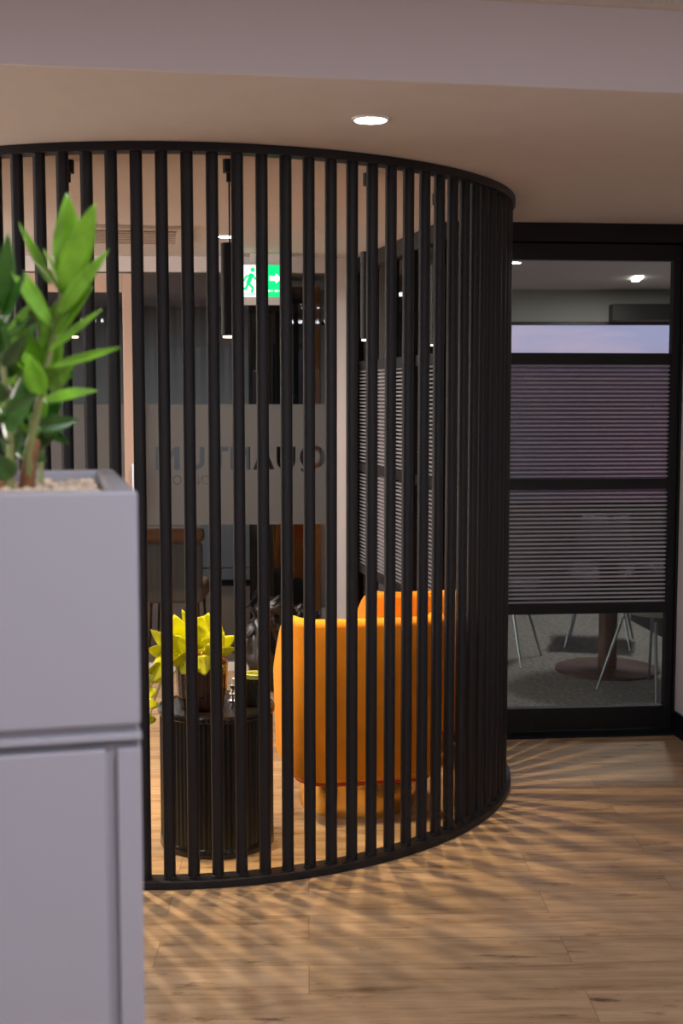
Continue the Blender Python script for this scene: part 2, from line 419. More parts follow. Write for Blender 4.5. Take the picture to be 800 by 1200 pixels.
# ------------------------------------------------------------------ pendants following the screen
pd = [(14, 'slim black cylinder pendant lamp left of the green exit sign'),
      (44, 'slim black cylinder pendant lamp above the orange chair, right of the white column'),
      (74, 'slim black cylinder pendant lamp closest to the right end of the curved screen'),
      (-16, 'slim black cylinder pendant lamp partly behind the foreground plant')]
def pendant():
    t = thing('pendant_lamp', pd[0][1], 'pendant lamp', (0, 0, 0), 0, 'pendant lamps inside the curved screen')
    b = bmesh.new(); lathe(b, [(.022, H-.045), (.022, H-.0005)], 24); lathe(b, [(.010, H-.075), (.010, H-.045)], 16)
    finish('ceiling_mount', b, M['black'], t, smooth=True)
    b = bmesh.new(); tube(b, [(0, 0, 2.17), (0, 0, H-.07)], .003, 8); finish('cord', b, M['black'], t)
    b = bmesh.new(); lathe(b, [(.028, 1.856), (.031, 1.858), (.031, 2.172), (.028, 2.174)], 32); finish('cylinder', b, M['black'], t, smooth=True)
    b = bmesh.new(); lathe(b, [(.026, 1.850), (.026, 1.8565)], 32); finish('lamp_disc', b, M['lampwarm'], t, smooth=True)
    return t
p0 = pendant()
LAMPS = []
for i, (deg, lab) in enumerate(pd):
    a = radians(deg); loc = (CX+1.075*sin(a), CY-1.075*cos(a), 0)
    if i == 0: t = p0
    else:
        t = p0.copy(); COL.objects.link(t)
        for ch in list(p0.children):
            c = ch.copy(); COL.objects.link(c); c.parent = t
    t.location = loc; t['label'] = lab; LAMPS.append(loc)

# ------------------------------------------------------------------ exit sign
es = thing('exit_sign', 'green and white illuminated running man exit sign hanging before the glass wall', 'sign', (-.46, 7.42, 0))
finish('mounting_plate', boxm(-.06, .165, -.015, .015, 2.40, H-.001), M['signbody'], es, bevel=.002)
finish('housing', boxm(-.17, .17, -.022, .022, 2.165, 2.40), M['signbody'], es, bevel=.004)
finish('green_panel', boxm(-.005, .16, -.025, -.021, 2.21, 2.388), M['signgreen'], es)
finish('white_panel', boxm(-.16, -.005, -.025, -.021, 2.21, 2.388), M['signwhite'], es)
b = bmesh.new()
def poly(bm, pts, y0, y1):
    A = [bm.verts.new((x, y0, z)) for x, z in pts]; B = [bm.verts.new((x, y1, z)) for x, z in pts]
    bm.faces.new(A); bm.faces.new(B)
    for i in range(len(pts)): bm.faces.new((A[i], A[(i+1) % len(pts)], B[(i+1) % len(pts)], B[i]))
Y0, Y1 = -.0275, -.0245
def limb(pts, w):
    for (xa, za), (xb, zb) in zip(pts, pts[1:]):
        d = Vector((xb-xa, zb-za)).normalized()*w; n = Vector((-d.y, d.x)); e = d*.5
        poly(b, [(xa-e.x+n.x, za-e.y+n.y), (xb+e.x+n.x, zb+e.y+n.y), (xb+e.x-n.x, zb+e.y-n.y), (xa-e.x-n.x, za-e.y-n.y)], Y0, Y1)
poly(b, [(-.045+.013*cos(i*pi/6), 2.362+.013*sin(i*pi/6)) for i in range(12)], Y0, Y1)
limb([(-.050, 2.335), (-.070, 2.29)], .012)
limb([(-.052, 2.335), (-.082, 2.325), (-.095, 2.30)], .005)
limb([(-.048, 2.335), (-.030, 2.31), (-.012, 2.318)], .005)
limb([(-.070, 2.285), (-.045, 2.262), (-.050, 2.235)], .0065)
limb([(-.072, 2.285), (-.085, 2.255), (-.120, 2.252)], .0065)
box(b, -.16, .16, Y0, Y1, 2.222, 2.226)
finish('running_figure', b, M['signgreen'], es)
b = bmesh.new()
for i, (xa, xb) in enumerate(((.02, .035), (.04, .055), (.062, .067), (.08, .1), (.108, .122), (.132, .15))): box(b, xa, xb, -.028, -.0255, 2.238, 2.248)
poly(b, [(.05, 2.30), (.085, 2.30), (.085, 2.285), (.125, 2.313), (.085, 2.341), (.085, 2.326), (.05, 2.326)], -.028, -.0255)
finish('white_marks', b, M['signwhite'], es)

# ------------------------------------------------------------------ ceiling fittings
dl = thing('ceiling_downlight', 'round flush white downlight in the soffit in front of the screen', 'light', (.085, 3.847, 0))
b = bmesh.new(); lathe(b, [(.047, H-.006), (.055, H-.004), (.056, H)], 40); finish('trim_ring', b, M['header'], dl, smooth=True)
b = bmesh.new(); lathe(b, [(.047, H-.0065), (.047, H-.003)], 40); finish('lamp_disc', b, M['lamp'], dl)
ve = thing('ceiling_vent', 'square slatted air vent in the ceiling inside the screen', 'vent', (-1.08, 6.53, 0), radians(8))
b = bmesh.new()
for x0_, x1_, y0_, y1_ in ((-.3, .3, -.33, -.28), (-.3, .3, .28, .33), (-.3, -.25, -.28, .28), (.25, .3, -.28, .28)): box(b, x0_, x1_, y0_, y1_, H-.018, H)
finish('frame', b, M['ventwhite'], ve, bevel=.003)
for i in range(7):
    b = bmesh.new(); mx = Matrix.Translation((0, -.24+.08*i, H-.014)) @ Matrix.Rotation(radians(35), 4, 'X')
    box(b, -.25, .25, -.02, .02, -.002, .002, mtx=mx); finish('vane', b, M['ventwhite'], ve)

dl2 = thing('ceiling_downlight', 'round white downlight in the ceiling inside the screen, behind the pendants', 'light', (-.58, 6.62, 0))
b = bmesh.new(); lathe(b, [(.047, H-.006), (.055, H-.004), (.056, H)], 40); finish('trim_ring', b, M['header'], dl2, smooth=True)
b = bmesh.new(); lathe(b, [(.047, H-.0065), (.047, H-.003)], 40); finish('lamp_disc', b, M['lamp'], dl2)
fill_dl = thing('ceiling_downlight', 'unseen downlight added at the left inside the screen for bounce light', 'light', (-1.55, 5.3, 0))  # added out of view, fills the inside of the screen
for ch in list(dl2.children):
    c = ch.copy(); COL.objects.link(c); c.parent = fill_dl
# ------------------------------------------------------------------ orange tub chairs
def sup(a, n=4.2):
    c, s_ = abs(cos(a)), abs(sin(a)); return (c**n+s_**n)**(-1/n)
def tub_chair(label, loc, rz, half_open, rad, top=.805):
    t = thing('tub_chair', label, 'chair', loc, rz, 'orange velvet tub chairs')       # faces local +x
    # wrap-around back
    b = bmesh.new(); prev = None; n = 64; a_0, a_1 = radians(half_open), 2*pi-radians(half_open)
    th = .07; zt, zb = top, .165
    prof = []
    for i in range(7): a = -pi/2+pi/2*i/6; prof.append((th/2+(th/2-.0)*0+ .035*cos(a)-.0+0, zb+.035+.035*sin(a)))   # outer bottom
    for i in range(7): a = pi/2*i/6; prof.append((th/2+.035*cos(a), zt-.03+.03*sin(a)))
    for i in range(7): a = pi/2+pi/2*i/6; prof.append((th/2+.035*cos(a), zt-.03+.03*sin(a)))
    prof.append((0, zb))
    for i in range(n+1):
        a = a_0+(a_1-a_0)*i/n; r_ = rad*sup(a)/sup(0)*1.0
        e = min(i, n-i)/n*(a_1-a_0)*rad                 # distance to the end
        drop = .035*(1-min(1, e/.05))**2
        ins = .02*(1-min(1, e/.04))**2
        vs = []
        for q, z in prof:
            rr = r_-th+ q*(1-2*ins/th)+ins
            fwd = max(0, min(1, (r_*cos(a)+.20)/(.48)))
            slope = .30*fwd*fwd*(3-2*fwd)                # the arms fall away towards the front
            zz = z-((drop+slope) if z > .5 else 0)
            if z < .24: rr = rr-.02*(1-(z-zb)/.075)
            vs.append(b.verts.new((rr*cos(a), rr*sin(a), zz)))
        if prev:
            for j in range(len(vs)): b.faces.new((prev[j], prev[(j+1) % len(vs)], vs[(j+1) % len(vs)], vs[j]))
        else: b.faces.new(vs)
        prev = vs
    b.faces.new(prev)
    finish('backrest', b, M['velvet'], t, smooth=True)
    def blob(r_in, z0, z1, rnd, off=0, name='seat', m='velvet', n_=56):
        bb = bmesh.new(); rings = []
        pr = [(r_in-rnd+rnd*cos(a), z0+rnd+rnd*sin(a)) for a in [-pi/2+pi/2*i/5 for i in range(6)]]
        pr += [(r_in-rnd+rnd*cos(a), z1-rnd+rnd*sin(a)) for a in [pi/2*i/5 for i in range(6)]]
        for r_, z in pr:
            rings.append([bb.verts.new((off+r_*sup(2*pi*i/n_)*cos(2*pi*i/n_), r_*sup(2*pi*i/n_)*sin(2*pi*i/n_), z)) for i in range(n_)])
        for A, B in zip(rings, rings[1:]):
            for i in range(n_): bb.faces.new((A[i], A[(i+1) % n_], B[(i+1) % n_], B[i]))
        bb.faces.new(rings[0]); bb.faces.new(rings[-1])
        return finish(name, bb, M[m], t, smooth=True)
    k = rad/.33
    blob(.262*k, .36, .47, .035, .015, 'seat')
    blob(.272*k, .165, .355, .03, .03, 'seat_base')
    blob(.285*k, .150, .166, .006, 0, 'shaded_piping', 'shaded_piping')
    b = bmesh.new(); lathe(b, [(.236*k, 0), (.236*k, .012), (.240*k, .013), (.240*k, .148), (.236*k, .150)], 64)
    finish('plinth', b, M['brass'], t, smooth=True)
    return t
tub_chair('orange velvet tub chair with brass plinth, nearer one showing its whole back', (.062, 5.12, 0), radians(100), 48, .325)
tub_chair('orange velvet tub chair behind the nearer one, only its top edge showing', (.318, 5.775, 0), radians(103), 46, .262, .80)

# ------------------------------------------------------------------ fluted side table and what stands on it
tb = thing('side_table', 'black fluted drum side table inside the screen beside the orange chair', 'table', (-.462, 4.66, 0))
b = bmesh.new(); n = 72*4; pr = []
def flute(r, i): return r*(1+.012*abs(sin(pi*i/4))*1.0) if i % 4 else r*.985
rings = [[b.verts.new((flute(.206, i)*cos(2*pi*i/n), flute(.206, i)*sin(2*pi*i/n), z)) for i in range(n)] for z in (.035, .495)]
for i in range(n): b.faces.new((rings[0][i], rings[0][(i+1) % n], rings[1][(i+1) % n], rings[1][i]))
finish('fluted_drum', b, M['tablerib'], tb, smooth=True)
b = bmesh.new(); lathe(b, [(.206, 0), (.211, .003), (.211, .03), (.206, .036)], 72); finish('foot_ring', b, M['tabletop'], tb, smooth=True)
b = bmesh.new(); lathe(b, [(.205, .490), (.213, .492), (.216, .496), (.216, .512), (.212, .517), (.206, .517), (.203, .512)], 96); finish('table_top', b, M['tabletop'], tb, smooth=True)
ZT = .512
def leaf_mesh(bm, base, tip, width, side, fold=.25, droop=.15, heart=False, n=8):
    base, tip, side = Vector(base), Vector(tip), Vector(side)
    ax = tip-base; L_ = ax.length; d = ax.normalized(); side = (side-d*side.dot(d)).normalized(); up = side.cross(d)
    rows = []
    for i in range(n+1):
        t_ = i/n
        if heart: w = width*.66*sin(pi*min(1, t_*.95+.05)**.58)**.8 if t_ < 1 else 0
        else: w = width*.5*sin(pi*t_**.8)**.85 if 0 < t_ < 1 else 0
        c = base+d*L_*t_-up*droop*L_*(t_*t_)+up*droop*L_*.5*t_
        if w < .0004: rows.append([bm.verts.new(c)])
        else: rows.append([bm.verts.new(c+side*w+up*fold*w), bm.verts.new(c+side*w*.5+up*fold*w*.35), bm.verts.new(c), bm.verts.new(c-side*w*.5+up*fold*w*.35), bm.verts.new(c-side*w+up*fold*w)])
    for A, B in zip(rows, rows[1:]):
        if len(A) == 1 and len(B) == 5:
            for j in range(4): bm.faces.new((A[0], B[j], B[j+1]))
        elif len(B) == 1 and len(A) == 5:
            for j in range(4): bm.faces.new((A[j], A[j+1], B[0]))
        elif len(A) == 5 and len(B) == 5:
            for j in range(4): bm.faces.new((A[j], A[j+1], B[j+1], B[j]))
def leaves_obj(name, bm, m, parent, thick=.0006):
    o = finish(name, bm, m, parent, smooth='all')
    md = o.modifiers.new('s', 'SOLIDIFY'); md.thickness = thick
    return o

pp = thing('potted_pothos', 'bright lime leafy plant in a dark amber pot on the black side table', 'plant', (-.513, 4.64, ZT))
b = bmesh.new(); n = 96
rr = [(.062, 0), (.080, .004), (.090, .05), (.094, .12), (.096, .168), (.090, .172), (.086, .165)]
rings = [[b.verts.new((r*(1+.012*cos(i*2*pi/4))*cos(2*pi*i/n), r*(1+.012*cos(i*2*pi/4))*sin(2*pi*i/n), z)) for i in range(n)] for r, z in rr]
for A, B in zip(rings, rings[1:]):
    for i in range(n): b.faces.new((A[i], A[(i+1) % n], B[(i+1) % n], B[i]))
b.faces.new(rings[0]); b.faces.new(rings[-1])
finish('pot', b, M['pot'], pp, smooth=True)
b = bmesh.new(); rg = random.Random(2); lathe(b, [(.085, .16), (.080, .178), (.06, .192), (.03, .198)], 40)
for v in b.verts: v.co += Vector((rg.uniform(-1, 1), rg.uniform(-1, 1), rg.uniform(-1, 1)))*.006
for i in range(90):
    a = rg.uniform(0, 2*pi); r = rg.uniform(.03, .088); p = Vector((r*cos(a), r*sin(a), .182))
    tube(b, [p, p+Vector((rg.uniform(-.02, .02), rg.uniform(-.02, .02), rg.uniform(.0, .02))), p+Vector((rg.uniform(-.03, .03), rg.uniform(-.03, .03), rg.uniform(-.015, .018)))], .0012, 4)
finish('coir', b, M['coir'], pp, smooth=True)
lf = bmesh.new(); stm = bmesh.new()
def PT(px, py, y):      # world point on the sight line of the survey photograph, at depth y
    t_ = .0905; U = (px-400)/1504.7; V = (py-600)/1504.7
    c, s_ = cos(t_), sin(t_); k = y/(c-V*s_); return Vector((U*k, y, 1.65+(-s_-V*c)*k))
org = Vector((-.513, 4.64, ZT))
for i, (bx_, by_, tx_, ty_, w, dy, dz) in enumerate([
    (214, 762, 186, 742, .075, -.06, 0), (206, 758, 176, 738, .07, -.02, 0), (196, 770, 178, 800, .06, -.08, 0), (222, 755, 202, 722, .075, 0, 0), (230, 750, 213, 714, .04, .03, 0),
    (236, 760, 222, 728, .08, -.05, 0), (240, 752, 244, 718, .07, .02, 0), (243, 752, 232, 732, .05, .05, 0), (248, 758, 258, 730, .06, .04, 0), (250, 762, 276, 745, .045, .0, 0),
    (250, 768, 277, 760, .05, -.04, 0), (242, 772, 262, 782, .04, -.07, 0), (226, 772, 212, 790, .07, -.09, 0), (236, 768, 240, 792, .06, -.09, 0), (210, 770, 196, 766, .06, .05, 0), (218, 745, 232, 724, .055, .06, 0),
    (222, 768, 200, 780, .08, -.1, 0), (208, 752, 190, 722, .07, .02, 0), (244, 764, 262, 742, .07, -.05, 0), (228, 748, 238, 722, .08, -.02, 0), (214, 764, 192, 752, .09, -.03, 0), (196, 762, 172, 762, .06, -.04, 0), (188, 778, 172, 790, .06, -.07, 0), (240, 762, 254, 772, .07, -.08, 0),
    (176, 806, 172, 822, .045, -.03, 0), (180, 820, 172, 832, .04, -.06, 0), (184, 800, 178, 788, .04, -.02, 0), (176, 838, 173, 850, .04, -.05, 0), (228, 764, 206, 748, .07, -.07, 0), (232, 756, 252, 752, .06, -.02, 0)]):
    Y = 4.64+dy
    A = PT(bx_, by_, Y)-org; B = PT(tx_, ty_, Y-.02)-org
    leaf_mesh(lf, A, B, w, (random.uniform(-.3, .3)+1 if abs(B.x-A.x) < abs(B.z-A.z) else .1, random.uniform(-.5, .5), .5 if abs(B.x-A.x) > abs(B.z-A.z) else .1), .15, random.uniform(-.1, .25), heart=True)
    tube(stm, bez((random.uniform(-.05, .05), random.uniform(-.04, .04), .19), (A.x*.6, A.y*.6, max(.24, A.z+.03)), A, 7), .0018, 6)
tube(stm, bez((-.05, -.05, .2), (-.16, -.06, .30), (-.185, -.06, .06), 10), .0018, 6)
tube(stm, bez((-.06, -.03, .2), (-.2, -.02, .22), (-.19, -.05, -.09), 10), .0015, 6)
tube(stm, bez((-.02, -.08, .2), (-.05, -.13, .22), (-.095, -.11, .13), 10), .002, 6)
leaves_obj('leaves', lf, M['lime'], pp); finish('vines', stm, M['limestem'], pp, smooth=True)

cp = thing('ribbed_jar', 'small black ribbed jar with an olive rim on the side table', 'jar', (-.318, 4.66, ZT))
b = bmesh.new(); n = 96
rings = [[b.verts.new((r*(1+.03*cos(i*pi/2))*cos(2*pi*i/n), r*(1+.03*cos(i*pi/2))*sin(2*pi*i/n), z)) for i in range(n)] for r, z in ((.030, 0), (.036, .004), (.038, .02), (.040, .10), (.036, .102))]
for A, B in zip(rings, rings[1:]):
    for i in range(n): b.faces.new((A[i], A[(i+1) % n], B[(i+1) % n], B[i]))
b.faces.new(rings[0]); b.faces.new(rings[-1])
finish('jar_body', b, M['cup'], cp, smooth=True)
b = bmesh.new(); lathe(b, [(.038, .1015), (.041, .103), (.041, .118), (.038, .121), (.034, .119), (.033, .104)], 40); finish('rim', b, M['wax'], cp, smooth=True)
ch = thing('candle_holder', 'small chrome candle holder standing between pot and black jar', 'candle holder', (-.402, 4.72, ZT))
b = bmesh.new(); lathe(b, [(.022, 0), (.024, .004), (.014, .010), (.010, .016), (.018, .024), (.020, .030), (.012, .036), (.008, .044), (.014, .052), (.015, .06), (.010, .062)], 32); finish('stand', b, M['chrome'], ch, smooth=True)
b = bmesh.new(); lathe(b, [(.008, .058), (.008, .085), (.002, .088)], 20); finish('candle', b, M['signbody'], ch, smooth=True)

# ------------------------------------------------------------------ glossy black bag on the floor by the glass
bg = thing('black_bag', 'glossy black slouched bag on the floor beyond the side table', 'bag', (-.40, 7.1, 0))
def lump(bm, c, r, seed, n=24, amp=.22):
    g = random.Random(seed); mm = bmesh.new(); bmesh.ops.create_icosphere(mm, subdivisions=4, radius=1)
    ph = [(Vector((g.uniform(-1, 1), g.uniform(-1, 1), g.uniform(-1, 1))).normalized()*g.uniform(4, 16), g.uniform(0, 6)) for _ in range(n)]
    for v in mm.verts:
        k = 1+amp*sum(sin(v.co.dot(q)+f) for q, f in ph)/n*2.5
        v.co = Vector((v.co.x*r[0]*k+c[0], v.co.y*r[1]*k+c[1], max(.002, v.co.z*r[2]*k+c[2])))
    me = bpy.data.meshes.new('t'); mm.to_mesh(me); mm.free(); bm.from_mesh(me); bpy.data.meshes.remove(me)
b = bmesh.new(); lump(b, (0, 0, .24), (.13, .11, .25), 1, 60, .45); lump(b, (.03, 0, .42), (.11, .09, .12), 5, 60, .5); lump(b, (.17, .03, .30), (.12, .10, .18), 9, 60, .5)
finish('bag_body', b, M['black_gloss'], bg, smooth='all')
b = bmesh.new(); tube(b, [(-.10+.055*cos(a)*1.0-.03, -.05, .40+.085*sin(a)) for a in [i*2*pi/20 for i in range(21)]], .011, 10); finish('handle_loop', b, M['black_gloss'], bg, smooth=True)

# ------------------------------------------------------------------ outer office beyond the lettered glass
rd = thing('partition_screen', 'long grey upholstered partition screen far beyond the lettered glass', 'screen', (-2.2, 11.0, 0), radians(4))
finish('front_panel', boxm(-1.9, 1.85, -.03, .03, .16, 1.50), M['grey'], rd, bevel=.006)
finish('lower_panel', boxm(-1.9, 1.85, -.035, .03, .055, .152), M['grey'], rd, bevel=.004)
finish('top_cap', boxm(-1.92, 1.87, -.04, .04, 1.502, 1.53), M['dark'], rd, bevel=.004)
finish('plinth', boxm(-1.85, 1.8, -.02, .02, 0, .053), M['black_frame'], rd)  # black strip: shadow under the screen put into the colour
lc = thing('lounge_chair', 'peach lounge chair with rounded top standing just behind the lettered glass', 'chair', (-1.09, 8.42, 0), radians(90))
for nm, args, mm_, bv in (('backrest', (-.15, -.07, -.185, .185, .30, .70), 'grey', .03), ('headrest', (-.16, -.06, -.20, .20, .695, .80), 'peach', .045), ('seat', (-.055, .30, -.19, .19, .30, .42), 'peach', .03)):  # grey backrest puts the fade from glass reflections into the colour
    finish(nm, boxm(*args), M[mm_], lc, bevel=bv, seg=6)
for sx in (-.12, .26):
    for sy in (-.15, .15):
        b = bmesh.new(); tube(b, [(sx, sy, .31), (sx*1.05, sy*1.1, .003)], [.012, .008], 8); finish('leg', b, M['black_frame'], lc, smooth=True)
tc_ = thing('tall_cabinet', 'tall black cupboard with a long steel pull and oak end panel beyond the glass', 'cabinet', (-.37, 8.75, 0))
finish('body', boxm(-.26, .17, 0, .5, 0, 2.38), M['black_frame'], tc_, bevel=.003)
finish('door', boxm(-.25, -.09, -.02, -.001, .06, 2.2), M['dark'], tc_, bevel=.003)
finish('door', boxm(-.08, .16, -.02, -.001, .06, 2.2), M['black_frame'], tc_, bevel=.003)
b = bmesh.new(); tube(b, [(.035, -.06, .45), (.035, -.06, 2.2)], .009); tube(b, [(.035, -.02, .6), (.035, -.06, .6)], .006); tube(b, [(.035, -.02, 2.0), (.035, -.06, 2.0)], .006)
finish('pull_handle', b, M['steel'], tc_, smooth=True)
finish('oak_panel', boxm(.185, .225, -.03, .5, 0, 2.38), M['oak'], tc_, bevel=.003)
struct('wall_far', boxm(-5, .5, 11.9, 12, 0, H), M['farwall'])

# ------------------------------------------------------------------ meeting room
wm = bmesh.new(); box(wm, -.5, 3.2, 9.95, 10.05, 0, .78); box(wm, -.5, 3.2, 9.95, 10.05, 2.215, H)
struct('wall_meeting', wm, M['farwall'])
struct('wall_meeting_right', boxm(3.0, 3.1, 6.36, 10.0, 0, H), M['farwall'])
m3, L3 = frame((1.75, 6.217), (3.05, 6.34)); struct('wall_meeting_front', boxm(0, L3, 0.0, .1, 0, H, mtx=m3), M['farwall'])
fb = bmesh.new(); box(fb, -.4, 3.0, 9.96, 10.02, 2.19, 2.215); box(fb, -.4, 3.0, 9.96, 10.02, .78, .82)
for x in (-.4, 1.1, 2.55, 2.96): box(fb, x, x+.04, 9.97, 10.01, .82, 2.19)
w3 = struct('window_3', fb, M['black_frame'])
struct('trim_3', boxm(2.05, 3.0, 9.80, 9.945, 2.22, 2.34), M['black_frame'])
lcab = thing('low_cabinet', 'low black cabinet with white top along the meeting room side', 'cabinet', (2.42, 8.6, 0), radians(6))
finish('carcass', boxm(-.22, .25, -.75, .75, .0, .42), M['black_frame'], lcab, bevel=.004)
finish('cabinet_top', boxm(-.24, .27, -.77, .77, .422, .45), M['shell'], lcab, bevel=.004)
mt = thing('meeting_table', 'round pedestal table on a brown disc base behind the black glazed door', 'table', (1.60, 7.62, 0))
b = bmesh.new(); lathe(b, [(.31, .004), (.31, .016), (.30, .02)], 64); finish('base', b, M['walnut'], mt, smooth=True)
b = bmesh.new(); lathe(b, [(.055, .02), (.055, .70)], 32); finish('pedestal', b, M['walnut'], mt, smooth=True)
b = bmesh.new(); lathe(b, [(.34, .70), (.35, .705), (.35, .725), (.34, .73)], 64); finish('table_top', b, M['walnut'], mt, smooth=True)
def shell_chair(label, loc, rz):
    t = thing('shell_chair', label, 'chair', loc, rz, 'white shell chairs round the meeting table')
    b = bmesh.new(); rows = []
    for i in range(15):
        u = i/14
        if u < .5: x, z = .22-.40*(u/.5), .45-.02*sin(pi*u/.5)
        else: w = (u-.5)/.5; x, z = -.18-.10*w-.03*sin(pi*w/2), .45+.38*w
        wd = .22*(1-.25*max(0, u-.6)/.4)
        rows.append([b.verts.new((x+.04*abs(q)**2*(1 if u > .4 else 0), wd*q, z+.05*abs(q)**2.5*(1 if u < .6 else .2))) for q in (-1, -.75, -.5, -.25, 0, .25, .5, .75, 1)])
    for A, B in zip(rows, rows[1:]):
        for j in range(8): b.faces.new((A[j], A[j+1], B[j+1], B[j]))
    o = finish('seat_shell', b, M['shell'], t, smooth='all'); md = o.modifiers.new('s', 'SOLIDIFY'); md.thickness = .012
    for sx, sy in ((1, 1), (1, -1), (-1, 1), (-1, -1)):
        b = bmesh.new(); tube(b, [(sx*.12, sy*.12, .425), (sx*.22, sy*.21, .004)], [.010, .007], 8); finish('leg', b, M['steel'], t, smooth=True)
    return t
shell_chair('white shell chair with thin metal legs at the left side of the meeting table', (.98, 7.95, 0), radians(-25))
shell_chair('white shell chair with thin metal legs at the near side of the meeting table', (1.733, 7.04, 0), radians(124))
shell_chair('white shell chair with thin metal legs at the far right of the meeting table', (1.72, 8.45, 0), radians(255))
pl_ = thing('ceiling_panel_light', 'bright angular ceiling light seen through the top pane of the black door', 'light', (2.03, 8.95, 0), radians(-8))
dl4 = thing('ceiling_downlight', 'round white downlight in the meeting room ceiling beside the screen edge', 'light', (1.04, 7.9, 0))
for ch in list(dl2.children):
    c = ch.copy(); COL.objects.link(c); c.parent = dl4
finish('diffuser', boxm(-.02, .03, -.15, .15, H-.012, H-.002), M['lamp'], pl_)

# ------------------------------------------------------------------ foreground cabinet, planter, plant
A0 = Vector((-.2565, 1.612)); DL = Vector((-.972, -.233)); DD = Vector((-.233, .972))
mc = Matrix(((DL.x, DD.x, 0, A0.x), (DL.y, DD.y, 0, A0.y), (0, 0, 1, 0), (0, 0, 0, 1)))      # local x runs left along the front, y goes back
cab = thing('storage_cabinet', 'tall pale grey storage cabinet carrying the planter in the left foreground', 'cabinet', (0, 0, 0)); cab.matrix_world = mc
finish('carcass', boxm(.0, 1.2, .0125, .50, .0, 1.205), M['cab'], cab, bevel=.002)
finish('side_frame', boxm(.0, .030, .0, .0122, .0, 1.200), M['cab'], cab, bevel=.0015)
finish('door', boxm(.044, .62, .001, .0122, .02, 1.200), M['cab'], cab, bevel=.0025)
finish('door', boxm(.632, 1.2, .001, .0122, .02, 1.200), M['cab'], cab, bevel=.0025)
finish('cabinet_top', boxm(-.001, 1.2, -.001, .50, 1.211, 1.220), M['cab'], cab, bevel=.0015)
pb = thing('planter_box', 'pale grey trough planter box on top of the storage cabinet', 'planter', (0, 0, 0)); pb.matrix_world = mc
b = bmesh.new()
o_ = [(0, 0), (1.2, 0), (1.2, .50), (0, .50)]; i_ = [(.028, .028), (1.172, .028), (1.172, .472), (.028, .472)]
def ringv(pts, z): return [b.verts.new((x, y, z)) for x, y in pts]
ob, ot, it, ib = ringv(o_, 1.2305), ringv(o_, 1.53), ringv(i_, 1.53), ringv(i_, 1.26)
for A, B in ((ob, ot), (ot, it), (it, ib)):
    for i in range(4): b.faces.new((A[i], A[(i+1) % 4], B[(i+1) % 4], B[i]))
b.faces.new(ob); b.faces.new(ib)
finish('box', b, M['cab'], pb, bevel=.004, seg=3)
finish('shadow_gap', boxm(.004, 1.196, .010, .495, 1.2202, 1.2304), M['cab'], pb)
b = bmesh.new(); rg = random.Random(8)
for i in range(1500):
    x, y = rg.uniform(.04, .75), rg.uniform(.04, .46); r = rg.uniform(.006, .011); z = 1.512+rg.uniform(-.004, .004)
    mm = Matrix.Translation((x, y, z)) @ Matrix.Rotation(rg.uniform(0, 6), 4, 'Z') @ Matrix.Diagonal((r, r*rg.uniform(.7, 1), r*.6, 1))
    bmesh.ops.create_icosphere(b, subdivisions=1, radius=1, matrix=mm)
box(b, .03, 1.17, .03, .47, 1.27, 1.508)
pe = finish('pebbles', b, M['stone'], None, smooth=True); pe.matrix_world = mc
tag(pe, 'pale tan pebbles filling the planter box', 'pebbles', kind='stuff')

pr0 = Vector((-.46, 1.87, 1.505))
fp = thing('potted_plant', 'leafy green plant with lance shaped leaves growing from the planter in the foreground', 'plant', pr0)
b = bmesh.new()
def P2(px, py, y): return PT(px, py, y)-pr0
stems = [([(33, 575, 1.88), (34, 530, 1.87), (46, 470, 1.85), (62, 400, 1.84), (76, 320, 1.83)], [.008, .007, .0055, .004, .0025]),
         ([(12, 585, 1.86), (12, 520, 1.84), (4, 430, 1.82), (-2, 330, 1.80)], [.006, .005, .004, .003]),
         ([(46, 580, 1.92), (50, 520, 1.95), (30, 460, 1.97), (12, 380, 1.98)], [.005, .004, .003, .002])]
tr = bmesh.new(); tube(tr, [P2(30, 585, 1.88), P2(34, 545, 1.88), P2(42, 515, 1.87)], [.013, .011, .007], 10); tube(tr, [P2(0, 590, 1.86), P2(4, 560, 1.86), P2(10, 535, 1.85)], [.012, .009, .006], 10)
finish('trunk', tr, M['trunk'], fp, smooth=True)
for pts, rd_ in stems: tube(b, [P2(*p) for p in pts], rd_, 8)
finish('stems', b, M['stem'], fp, smooth=True)
lb, ld = bmesh.new(), bmesh.new()
